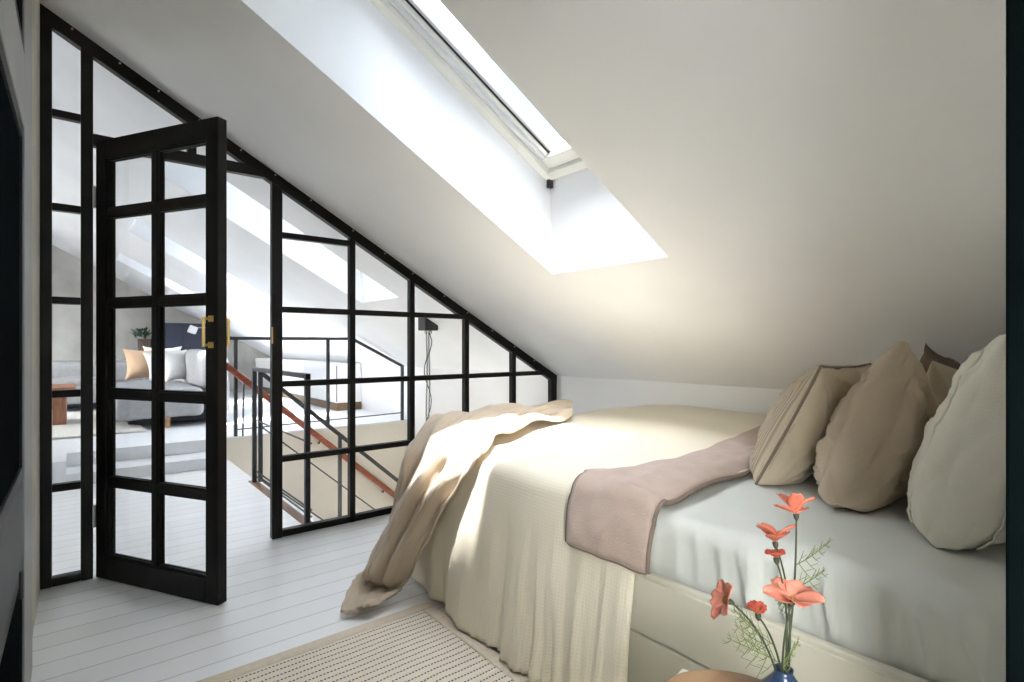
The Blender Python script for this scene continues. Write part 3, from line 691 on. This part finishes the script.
ZM = .603
def sheet_disp(p, nn):
    o = Vector((0, 0, 0))
    if nn.x < -.2:      # hanging wrinkles on the near side
        k = -nn.x; dn = sstep(.60, .53, p.z)
        yy = p.y + .02 * nz((p.y * 3, p.z * 5, 0), 1.5, 3)
        r1 = (1 - abs(math.sin(yy * 52 + 3 * nz((yy * 3, 0, 0), 1.2, 1)))) ** 2; r2 = (1 - abs(math.sin(yy * 29 + 4 * nz((yy * 2.2, p.z * 1.5, 0), 1.3, 2)))) ** 3; r3 = (1 - abs(math.sin(yy * 13 + 3 * nz((yy * 2, p.z * 2.5, 0), 1.3, 12)))) ** 4
        w = .45 * r1 * (.5 + nz((yy * 4, 0, 2), 1, 7)) + .6 * r2 * (.7 + nz((yy * 5, 0, 3), 1, 8)) + .8 * r3 + .5 * nz((yy * 7, p.z * 2, 0), 1.5, 5)
        o += Vector((-1, 0, 0)) * k * w * .026 * (.25 + .9 * dn) * sstep(ZL - .01, ZL + .02, p.z)
    if nn.z > .3:
        o += Vector((0, 0, 1)) * (.006 * nz(p, 3.5, 5) + .004 * nz((p.x * 9, p.y * 3, 0), 1, 6) * sstep(1.6, 1.2, p.x))
        r = math.hypot(p.x - 1.2, p.y - .25)
        o += Vector((0, 0, 1)) * .010 * math.sin(14 * math.atan2(p.y - .1, p.x - 1.05) + 3 * nz(p, 4, 8)) * math.exp(-r * 3.5)
    return o
m = MB(); m.soft_box(XB + .034, XK - .045, YB0 + .028, YB1 - .028, .365, ZM, .05, (60, 300, 26), sheet_disp)
tag(m.build('mattress', M['sheet'], smooth=True), 'mattress in a pale grey green fitted sheet on the bed', 'mattress')

# coverlet: s across the bed and down the near side, t along the bed and down the foot
XE = 1.165; ZC = .627
def cover_fn(y0, y1, x_far, z_hem, flare, seed, zc=ZC, foot=False, fold=1.0):
    R = .06; Ltop = x_far - (XE + R) ; Larc = R * PI / 2; Lside = (zc - R) - z_hem
    Ls = Ltop + Larc + Lside
    Lt0 = y1 - y0; Lt = Lt0 + (.45 if foot else 0)
    def f(s, t):
        d = s * Ls; y = y0 + t * Lt; dy = 0
        yy = y; drop2 = 0
        if foot and y > y1 - .05:
            q = y - (y1 - .05); a = min(q / .05, PI / 2); yy = y1 - .05 + .05 * math.sin(a); drop2 = .05 * (1 - math.cos(a)) + max(0, q - .05 * PI / 2)
        if d < Ltop:
            x = x_far - d; z = zc
            hump = .045 * sstep(1.5, 2.7, x) * sstep(.9, 1.5, yy) * sstep(2.6, 1.9, yy)
            wr = .022 * math.sin((yy * .8 + x * .45) * 26 + 5 * nz((x, yy, 0), 2, seed)) * sstep(1.9, 1.35, x) * (.4 + .6 * nz((x, yy, 3), 2.3, seed)) + .008 * nz((x, yy, 1), 3, seed)
            z += hump + wr
            p = Vector((x, yy, z))
        else:
            a = min((d - Ltop) / R, PI / 2); x = XE + R - R * math.sin(a) - .0; z = zc - R + R * math.cos(a)
            dn = max(0, d - Ltop - Larc); z -= dn; k = dn / max(Lside, .01)
            ph = yy * 21 + 2.4 * nz((yy * 2.2, 0, 0), 1.3, seed)
            w = math.sin(ph) * .5 + math.sin(yy * 47 + 3 * nz((yy * 3, k * .5, 0), 1, seed + 1)) * .28 + nz((yy * 7, k * .7, 0), 1.4, seed + 2) * .6
            if foot: w += (.9 * (1 - abs(math.sin(yy * 40 + 3 * nz((yy * 3, k, 0), 1, 51)))) ** 2 + .6 * (1 - abs(math.sin(yy * 71 + 2 * nz((yy * 4, k * .6, 0), 1, 52)))) ** 2) * sstep(1.75, 1.2, yy) * (.3 + .55 * k)
            cal = 1 - .75 * sstep(1.75, 2.05, yy) if foot else 1
            x -= (flare * k ** .8 + fold * (.004 + .026 * k) * (w + .4)) * cal + .006 * nz((yy, z, 2), 6, seed)
            p = Vector((x, yy, z))
        p.z -= drop2
        if p.z < z_hem: p.z = z_hem + .002 * nz(p, 5, 1)
        return p
    return f, Ls, Lt
fc, Ls, Lt = cover_fn(.895, 2.21, 2.93, .022, .055, 11, foot=True)
def cover(u, v):
    p = fc(u, v)
    return p
m = MB(); m.grid(cover, 150, 190, Ls, Lt)
tag(m.build('coverlet', M['coverlet'], smooth=True, solid=.008), 'cream waffle coverlet hanging to the floor over the bed side', 'coverlet')

# mauve strip folded over the edge of the coverlet
fm, Lms, Lmt = cover_fn(0, 1, 2.75, .468, .035, 23, zc=ZC + .018, fold=.35)
def mauve_y(s, t):
    k = 1 - s                                  # 1 at the far side of the bed
    a = .842 + .13 * k; b = 1.085 + .03 * s + .10 * k + .02 * math.sin(s * 9)
    return a + (b - a) * t
def mauve(s, t):
    y = mauve_y(s, t); p = fm(s, y)
    e = min(t, 1 - t) * (mauve_y(s, 1) - mauve_y(s, 0))
    puff = .007 * (1 - math.exp(-e / .012)) + .007 * nz((p.x * 2, p.y * 6, p.z * 2), 3, 9) + .006 * (1 - 3 * abs(nz((p.x * 2 + p.y * 2, p.y * 5 - p.x, p.z * 3), 2.2, 19)))
    out = Vector((-1, 0, 0)) if p.z < ZC - .03 else Vector((0, 0, 1))
    if t < .22: p.z -= .016 * (1 - t / .22) ** 2 if p.z > ZC - .03 else 0
    return p + out * (puff + .004 * math.sin(y * 60 + s * 30) * .5)
MV = empty('blanket', (1.2, 1.0, ZM), 'folded mauve brown linen strip across the bed at the coverlet edge', 'blanket')
m = MB(); m.grid(mauve, 120, 30, Lms, .25); m.build('blanket_cloth', M['mauve'], MV, smooth=True, solid=.010)
m = MB()
edge = [mauve(1, j / 30) for j in range(31)]
m.tube(edge, .0055, 6)
edge = [mauve(i / 150, 0) for i in range(151)]; m.tube([p + Vector((0, -.004, 0)) for p in edge], .0065, 6)
edge = [mauve(.72 + .28 * i / 60, 1) for i in range(61)]; m.tube([p + Vector((-.002, .004, 0)) for p in edge], .0045, 6)
tag(m.build('stitched_edge', M['mauve_edge'], MV, smooth=True), 'darker stitched edge')

# beige throw over the foot corner, trailing on the floor
rows = [((2.25, 2.21, .70), (2.02, 1.98, .672)), ((1.90, 2.23, .71), (1.74, 1.93, .675)), ((1.55, 2.23, .71), (1.42, 1.80, .67)),
        ((1.25, 2.17, .68), (1.195, 1.62, .655)), ((1.12, 2.14, .50), (1.095, 1.70, .50)), ((1.03, 2.16, .25), (1.065, 1.88, .25)),
        ((.945, 2.19, .06), (1.04, 1.98, .05)), ((.875, 2.13, .02), (1.00, 1.95, .025)), ((.785, 2.00, .016), (.87, 1.925, .016))]
def cat(p0, p1, p2, p3, t):
    return .5 * ((2 * p1) + (-p0 + p2) * t + (2 * p0 - 5 * p1 + 4 * p2 - p3) * t * t + (-p0 + 3 * p1 - 3 * p2 + p3) * t ** 3)
def spline(pts, t):
    n = len(pts) - 1; x = min(t * n, n - 1e-6); i = int(x); f = x - i
    g = lambda k: Vector(pts[max(0, min(n, k))])
    return cat(g(i - 1), g(i), g(i + 1), g(i + 2), f)
RB_, RF_ = [r[0] for r in rows], [r[1] for r in rows]
def throw(s, t):
    e = .055 * math.sin(s * 17 + 1) * sstep(0, .1, s) * sstep(1, .9, s)
    tt = t + e * .35 * math.sin(PI * t)
    p = spline(RB_, s).lerp(spline(RF_, s), tt)
    hang = sstep(.33, .5, s); fl = sstep(.70, .80, s)
    bend = Vector((-1, -.25, 0)) if hang > 0 else Vector((0, 0, 1))
    w = .75 * math.sin(t * 2 * PI * 2.6 + 5.5 * nz((s * 2.2, t * 1.6, 0), 1.1, 31) + s * 3.5) + .8 * nz((s * 2.2, t * 5, 0), 1.3, 37)
    w2 = nz((s * 5, t * 6, 0), 1.5, 33)
    top = Vector((0, 0, 1)) * (.017 * abs(w) + .02 * w2 + .014 * math.sin(s * 40 + t * 9) * (1 - hang))
    side = Vector((-.95, -.3, 0)) * (.036 * w + .022 * w2)
    bulge = Vector((-.06, -.03, 0)) * math.sin(PI * t) * sstep(.45, .7, s) * (1 - fl)
    flo = Vector((0, 0, 1)) * (.022 * max(0, math.sin(t * PI * 2.2 + s * 9 + 2 * nz((s * 3, t * 2, 4), 1.5, 44))) + .018 * abs(nz((s * 7, t * 3, 0), 1.5, 45)) + .010)
    fine = Vector((-.8, -.2, .35)) * (.010 * (1 - abs(nz((s * 9, t * 7, 1), 1.4, 41)) * 3.0) + .006 * nz((s * 22, t * 14, 2), 1.3, 43))
    p = p + fine + top * (1 - hang) + (side + bulge) * hang * (1 - fl) + flo * fl
    p.z = max(p.z, .010 + .002 * w2)
    if s < .4: p.z = max(p.z, ZC + .022)
    return p
m = MB(); m.grid(throw, 170, 90, 2.4, .6)
tag(m.build('throw', M['throw'], smooth=True, solid=.010), 'rumpled beige wool throw over the foot corner trailing on floor', 'throw')

# ------------------------------------------------------------------ bed pillows
def fold_pass(m, axis, amp, seed):
    bmesh.ops.recalc_face_normals(m.bm, faces=m.bm.faces); m.bm.normal_update()
    ax = axis.normalized(); s1 = ax.cross(Vector((0, 0, 1))).normalized(); s2 = ax.cross(s1)
    mv = []
    for v in m.bm.verts:
        q = v.co; k = Vector((q.dot(ax) * 3.2, q.dot(s1) * 8.5, q.dot(s2) * 8.5))
        a = max(0, 1 - 3.0 * abs(nz(k + Vector((nz(q * 5, 1, seed), 0, 0)), 1, seed))) ** 1.4; b = max(0, 1 - 3.0 * abs(nz(k * 1.7, 1, seed + 4))) ** 1.4
        mv.append((v, v.normal * amp * (a + .55 * b - .35)))
    for v, d in mv: v.co += d
def bed_pillow(name, label, corners, T, mats, seed, fold=0, piping=True, flange=None, wr=.012, puff=.42, pinch=.05, split=False, uvs=(.5, .5), sag=0, crease=.6):
    o = empty(name, Vector(corners[0]), label, 'pillow', 'bed pillows')
    m, loop, nrm, pt = pillow_mesh(corners, T, seed=seed, wr=wr, n=76, puff=puff, crease=crease, pinch=pinch, uvs=uvs, sag=sag, blunt=1, zmin=.606)
    if fold: fold_pass(m, Vector(corners[3]) - Vector(corners[0]) + Vector((.05, .0, .02)), fold, seed)
    ob = m.build('pillow_body', mats[0], o, smooth=True)
    if split:                                   # ribbed front face, plain back face
        ob.data.materials.append(mats[1])
        c = sum((Vector(q) for q in corners), Vector()) / 4 - Vector(o.location)
        for f in ob.data.polygons:
            cc = Vector(f.center) - c
            if f.normal.dot(nrm) > 0: f.material_index = 1
    if piping:
        m = MB(); m.tube(loop + [loop[0], loop[1]], .0045, 6, cap=False); m.build('piping', mats[-1], o, smooth=True)
    if flange:
        m = MB(); n = 60; rs = []
        for side in (-1, 1):
            m.tube([pt(flange, .03 + .94 * i / n, side, True) for i in range(n + 1)], .003, 5)
        m.build('hem_seam', mats[-1], o, smooth=True)
    return o
# corners: bottom near, bottom far, top far, top near
bed_pillow('pillow', 'beige pillow with ribbed face and dark piping, farthest from the jamb',
           [(1.67, .825, .612), (2.16, .88, .612), (2.16, .66, .985), (1.67, .635, .99)], .085, [M['pillow_beige'], M['pillow_rib'], M['piping']], 3, split=True, fold=.005)
bed_pillow('pillow', 'crumpled tan pillow with a peaked corner in the middle of the row',
           [(1.565, .565, .612), (2.05, .62, .615), (2.08, .50, .88), (1.72, .445, 1.06)], .10, [M['pillow_tan'], M['pillow_tan']], 5, piping=False, flange=None, wr=.016, pinch=.02, crease=.6, fold=.016)
bed_pillow('pillow', 'large ivory pillow nearest the dark jamb at right',
           [(1.445, .318, .608), (2.02, .35, .612), (2.04, .23, 1.05), (1.50, .195, 1.085)], .10, [M['pillow_ivory'], M['pillow_ivory']], 8, piping=False, flange=.10, wr=.012, pinch=.02, crease=.4, fold=.008)
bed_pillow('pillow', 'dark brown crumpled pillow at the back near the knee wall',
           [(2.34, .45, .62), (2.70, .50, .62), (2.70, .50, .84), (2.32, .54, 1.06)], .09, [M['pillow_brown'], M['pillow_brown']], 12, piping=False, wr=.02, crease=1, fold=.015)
bed_pillow('pillow', 'pale beige pillow half hidden behind the tan one',
           [(2.16, .45, .62), (2.6, .50, .62), (2.6, .42, .93), (2.14, .48, 1.0)], .08, [M['pillow_beige'], M['pillow_beige']], 14, piping=False)

# ------------------------------------------------------------------ rug by the bed
RG = empty('rug', (.5, 1.2, 0), 'cream woven rug with rows of black dashes beside the bed', 'rug')
m = MB(); m.soft_box(.02, 1.05, .28, 1.845, .001, .013, .005, (50, 70, 2), lambda p, nn: Vector((0, 0, .0015 * nz(p, 6, 1) if p.z > .006 else 0)))
m.build('rug_field', M['rug'], RG, smooth=True)
m = MB()
for b in ((-.03, 1.10, 1.845, 1.895), (-.03, 1.10, .23, .28), (-.03, .02, .28, 1.845), (1.05, 1.10, .28, 1.845)): m.soft_box(b[0], b[1], b[2], b[3], .001, .014, .006, (12, 12, 2))
tag(m.build('rug_binding', M['rug_band'], RG, smooth=True), 'plain beige binding')

# ------------------------------------------------------------------ side table, tray, vase and flowers
TA = Vector((.874, .572, 0)); tu = Vector((-.036, -.02, 0)).normalized(); tv = Vector((0, -1, 0)).normalized()
tu = Vector((-.87, -.49, 0)).normalized(); tv = Vector((.49, -.87, 0)).normalized()
tu = Vector((-1, -.20, 0)).normalized(); tv = Vector((.2, -1, 0)).normalized()
ST = empty('side_table', TA + (tu + tv) * .17, 'small white side table beside the bed', 'table')
def tq(a, b, z): return TA + tu * a + tv * b + Vector((0, 0, z))
m = MB(); m.hexa([tq(a, b, z) for z in (.425, .45) for a, b in ((0, 0), (.36, 0), (.36, .36), (0, .36))]); m.build('table_top', M['table_white'], ST, bevel=.004)
for a, b in ((.03, .03), (.33, .03), (.33, .33), (.03, .33)):
    m = MB(); m.hexa([tq(a + i, b + j, z) for z in (.015, .425) for i, j in ((-.015, -.015), (.015, -.015), (.015, .015), (-.015, .015))]); m.build('leg', M['table_white'], ST, bevel=.002)
tc = Vector((.795, .42, .451))
m = MB(); m.lathe(tc, [(.001, 0), (.118, 0), (.128, .004), (.130, .018), (.126, .02), (.121, .010), (.001, .008)], 48)
tag(m.build('tray', M['tray'], smooth=True), 'round wooden tray on the white side table', 'tray')
vc = Vector((.812, .360, .462))
# cut the tray's place: the vase stands on the tray
vprof = [(.001, 0), (.034, 0), (.040, .006), (.044, .03), (.042, .055), (.032, .078), (.018, .094), (.0125, .103), (.0135, .109), (.0105, .108), (.0095, .098), (.001, .09)]
m = MB(); m.lathe(vc, vprof, 36)
tag(m.build('vase', M['vase'], smooth=True), 'small blue glazed bud vase on the wooden tray', 'vase')
VT = vc + Vector((0, 0, .105))

CAM = Vector((0, 0, 1.05)); YAW = math.atan2(434, 533.6)
FW = Vector((math.sin(YAW), math.cos(YAW), 0)); RT = Vector((math.cos(YAW), -math.sin(YAW), 0)); UP = Vector((0, 0, 1))
def petal(m, base, axis, out, L, W, cup, nu=8, nv=6, ruf=.025, seed=0):
    """petal growing from base: starts along out, lifts along axis"""
    axis, out = axis.normalized(), out.normalized(); sd = axis.cross(out).normalized()
    def f(u, v):
        w = W * (math.sin(PI * min(1, u * .86 + .06)) ** .75) * (1 if u < .95 else .9)
        a = cup * (1 - u * .45)
        p = base + out * (L * u * math.cos(a)) + axis * (L * u * math.sin(a))
        x = (v - .5) * 2
        p = p + sd * (x * w * .5) + axis * (.18 * W * x * x * (1 - .3 * u)) + axis * (ruf * W * math.sin(x * 9 + seed) * u)
        return p
    m.grid(f, nu, nv, L, W)
def bez(a, b, c, n=14):
    return [a * (1 - t) ** 2 + b * 2 * t * (1 - t) + c * t * t for t in (i / n for i in range(n + 1))]
def flower(label, head, axis, mid, L, W, cup, npet, mat, seed, group='coral flowers in the blue vase', fronds=(), skip=(), centre=.006, stem_r=.0017, name='cosmos_flower', foot=None, cups=None):
    rnd = random.Random(seed)
    head, axis = Vector(head), Vector(axis).normalized()
    o = empty(name, VT, label, 'flower', group)
    start = foot if foot else VT + Vector((rnd.uniform(-.004, .004), rnd.uniform(-.004, .004), -.03))
    pts = bez(start, Vector(mid), head - axis * .004)
    m = MB(); m.tube(pts, [stem_r * (1.1 - .35 * i / 14) for i in range(15)], 7); m.tube([head - axis * .010, head - axis * .005, head], [.0015, .004, .0045], 8); m.build('stem', M['stem'], o, smooth=True)
    ref = axis.cross(Vector((.3, .2, 1))).normalized() if abs(axis.z) < .95 else Vector((1, 0, 0))
    for i in range(npet):
        if i in skip: continue
        a = 2 * PI * i / npet + rnd.uniform(-.12, .12)
        out = Matrix.Rotation(a, 3, axis) @ ref
        m = MB(); petal(m, head, axis, out, L * rnd.uniform(.9, 1.1), W * rnd.uniform(.9, 1.1), (cups[i % len(cups)] if cups else cup * rnd.uniform(.75, 1.25)), seed=i)
        m.build('petal', mat, o, smooth=True, solid=.0006)
    m = MB()
    for k in range(26):
        a = k * 2.4; r = centre * math.sqrt(k / 26); q = head + axis * (.004 + .004 * (1 - (r / centre) ** 2)) + (Matrix.Rotation(a, 3, axis) @ ref) * r
        m.lathe(q, [(.0003, -.001), (.0011, 0), (.0003, .0012)], 5)
    tag(m.build('flower_centre', M['pollen'], o), 'brown yellow centre')
    for (t, side, Lf) in fronds:
        i = min(13, int(t * 14)); base = pts[i]; d0 = (RT * side + UP * .35 + FW * rnd.uniform(-.4, .4)).normalized()
        m = MB(); mainp = bez(base, base + d0 * Lf * .5 + UP * .004, base + d0 * Lf + UP * .02 * rnd.uniform(-.3, 1), 10)
        m.tube(mainp, [.0008] * 11, 5)
        for k in range(1, 11, 2):
            for sg in (-1, 1):
                bd = (d0 * .55 + (UP * sg + FW * rnd.uniform(-.5, .5)).normalized() * .85).normalized(); ll = Lf * .48 * (1.1 - k / 14) * rnd.uniform(.7, 1.2)
                q = mainp[k]; qq = q + bd * ll + UP * .003
                m.tube([q, q + bd * ll * .5, qq], [.0007, .0006, .0004], 4)
                m.tube([q + bd * ll * .5, q + bd * ll * .55 + d0 * ll * .5 + UP * .002], [.0005, .0003], 4)
        m.build('frond', M['frond'], o, smooth=True)
    return o
def at(px, py, depth): return CAM + FW * depth + RT * ((px - 512) / 533.6 * depth) - UP * ((py - 345.5) / 533.6 * depth)
flower('coral flower on the tallest upright stem', at(796, 514, .80), UP + RT * .05 + FW * .3, at(797, 600, .80), .034, .024, .55, 5, M['petal'], 21, fronds=((.72, .5, .05), (.62, .7, .045), (.5, -.6, .04)), cups=(.1, 1.15, .2, 1.2, 1.0))
flower('open coral flower left of the tallest stem', at(775, 542, .80), UP + RT * -.05 + FW * .25, at(797, 600, .79), .033, .025, .75, 5, M['petal'], 22, fronds=((.55, -.7, .035),), cups=(.35, 1.15, 1.25, .4, .95))
flower('closed double coral bud under the left open flower', at(776, 558, .79), UP + RT * -.12 + FW * .15, at(794, 610, .785), .017, .014, .95, 12, M['petal_red'], 23)
flower('large pale coral flower facing forward at right', at(792, 602, .765), UP * .88 - FW * .28 + RT * .12, at(781, 640, .77), .040, .036, .55, 5, M['petal_pink'], 24, fronds=((.35, .9, .035), (.25, .8, .03)), centre=.007, cups=(.35, .95, 1.05, .45, .4))
flower('pale coral flower at the far left on a bent stem', at(728, 601, .79), RT * -.9 + UP * .35 - FW * .02, at(768, 630, .785), .032, .026, .55, 5, M['petal_pink'], 25, fronds=((.45, -.9, .06), (.3, -.95, .07), (.6, -.5, .04)))
flower('small red coral pompom bloom low on the left', at(758, 614, .785), UP * .95 - FW * .05 - RT * .1, at(776, 636, .785), .019, .013, 1.3, 14, M['petal_red'], 26, fronds=((.5, -.9, .05), (.3, -.95, .06)))

# ------------------------------------------------------------------ light, sky, camera
W = bpy.data.worlds.new('sky'); SC.world = W; W.use_nodes = True; nt = W.node_tree; nt.nodes.clear()
SUN_DIR = Vector((.165, .085, -1)).normalized()          # travel direction
o = nd(nt, 'ShaderNodeOutputWorld'); bg = nd(nt, 'ShaderNodeBackground')
tcw = nd(nt, 'ShaderNodeTexCoord')
dot = nt.nodes.new('ShaderNodeVectorMath'); dot.operation = 'DOT_PRODUCT'; dot.inputs[1].default_value = Vector((-.45, .32, .83)).normalized()
nt.links.new(tcw.outputs['Generated'], dot.inputs[0])
mr = nd(nt, 'ShaderNodeMapRange'); mr.inputs['From Min'].default_value = .38; mr.inputs['From Max'].default_value = 1.0
nt.links.new(dot.outputs['Value'], mr.inputs['Value'])
cl = nd(nt, 'ShaderNodeTexNoise'); cl.inputs['Scale'].default_value = 2.4; cl.inputs['Detail'].default_value = 6
nt.links.new(tcw.outputs['Generated'], cl.inputs['Vector'])
SKY_BLUE, SKY_WHITE, SKY_GLOW = (.13, .185, .24), (.21, .235, .25), (4.2, 4.5, 5.1)
base = mix_col(nt, cl.outputs['Fac'], SKY_BLUE, SKY_WHITE)
dot2 = nt.nodes.new('ShaderNodeVectorMath'); dot2.operation = 'DOT_PRODUCT'; dot2.inputs[1].default_value = Vector((-.93, -.22, .28)).normalized()
nt.links.new(tcw.outputs['Generated'], dot2.inputs[0])
mr2 = nd(nt, 'ShaderNodeMapRange'); mr2.inputs['From Min'].default_value = .45; mr2.inputs['From Max'].default_value = 1.0
nt.links.new(dot2.outputs['Value'], mr2.inputs['Value'])
sky1 = mix_col(nt, mr.outputs[0], base, SKY_GLOW)
sky2 = mix_col(nt, mr2.outputs[0], sky1, (7.6, 7.7, 7.7))   # bright lobe added low in the west to feed the unseen side windows
sep = nd(nt, 'ShaderNodeSeparateXYZ'); nt.links.new(tcw.outputs['Generated'], sep.inputs[0])
hz = nd(nt, 'ShaderNodeMapRange'); hz.inputs['From Min'].default_value = -.04; hz.inputs['From Max'].default_value = .04
nt.links.new(sep.outputs[2], hz.inputs['Value'])
nt.links.new(mix_col(nt, hz.outputs[0], (.85, .85, .84), sky2), bg.inputs['Color'])      # ground below the horizon, brightened to lift the ceilings; bg.inputs['Strength'].default_value = 1.0
nt.links.new(bg.outputs[0], o.inputs[0])
S = bpy.data.lights.new('sun', 'SUN'); S.energy = 3.1; S.angle = math.radians(1.2); S.color = (1, .98, .96)
so = bpy.data.objects.new('sun', S); COL.objects.link(so); so.location = (0, 0, 8); so.rotation_euler = SUN_DIR.to_track_quat('-Z', 'Y').to_euler()

cam = bpy.data.cameras.new('camera'); co = bpy.data.objects.new('camera', cam); COL.objects.link(co)
co.location = CAM; co.rotation_euler = (PI / 2, 0, -YAW)
cam.sensor_width = 36; cam.lens = 533.6 / 1024 * 36; cam.shift_y = 4.5 / 1024; cam.clip_start = .02
SC.camera = co
SC.view_settings.view_transform = 'Standard'; SC.view_settings.look = 'None'; SC.view_settings.gamma = 1
SC.view_settings.use_curve_mapping = False
SC.view_settings.exposure = 2.62
cy = SC.cycles
cy.max_bounces = 14; cy.diffuse_bounces = 10; cy.transparent_max_bounces = 24; cy.glossy_bounces = 4
cy.sample_clamp_indirect = 8; cy.caustics_reflective = False; cy.caustics_refractive = False
cy.use_denoising = True
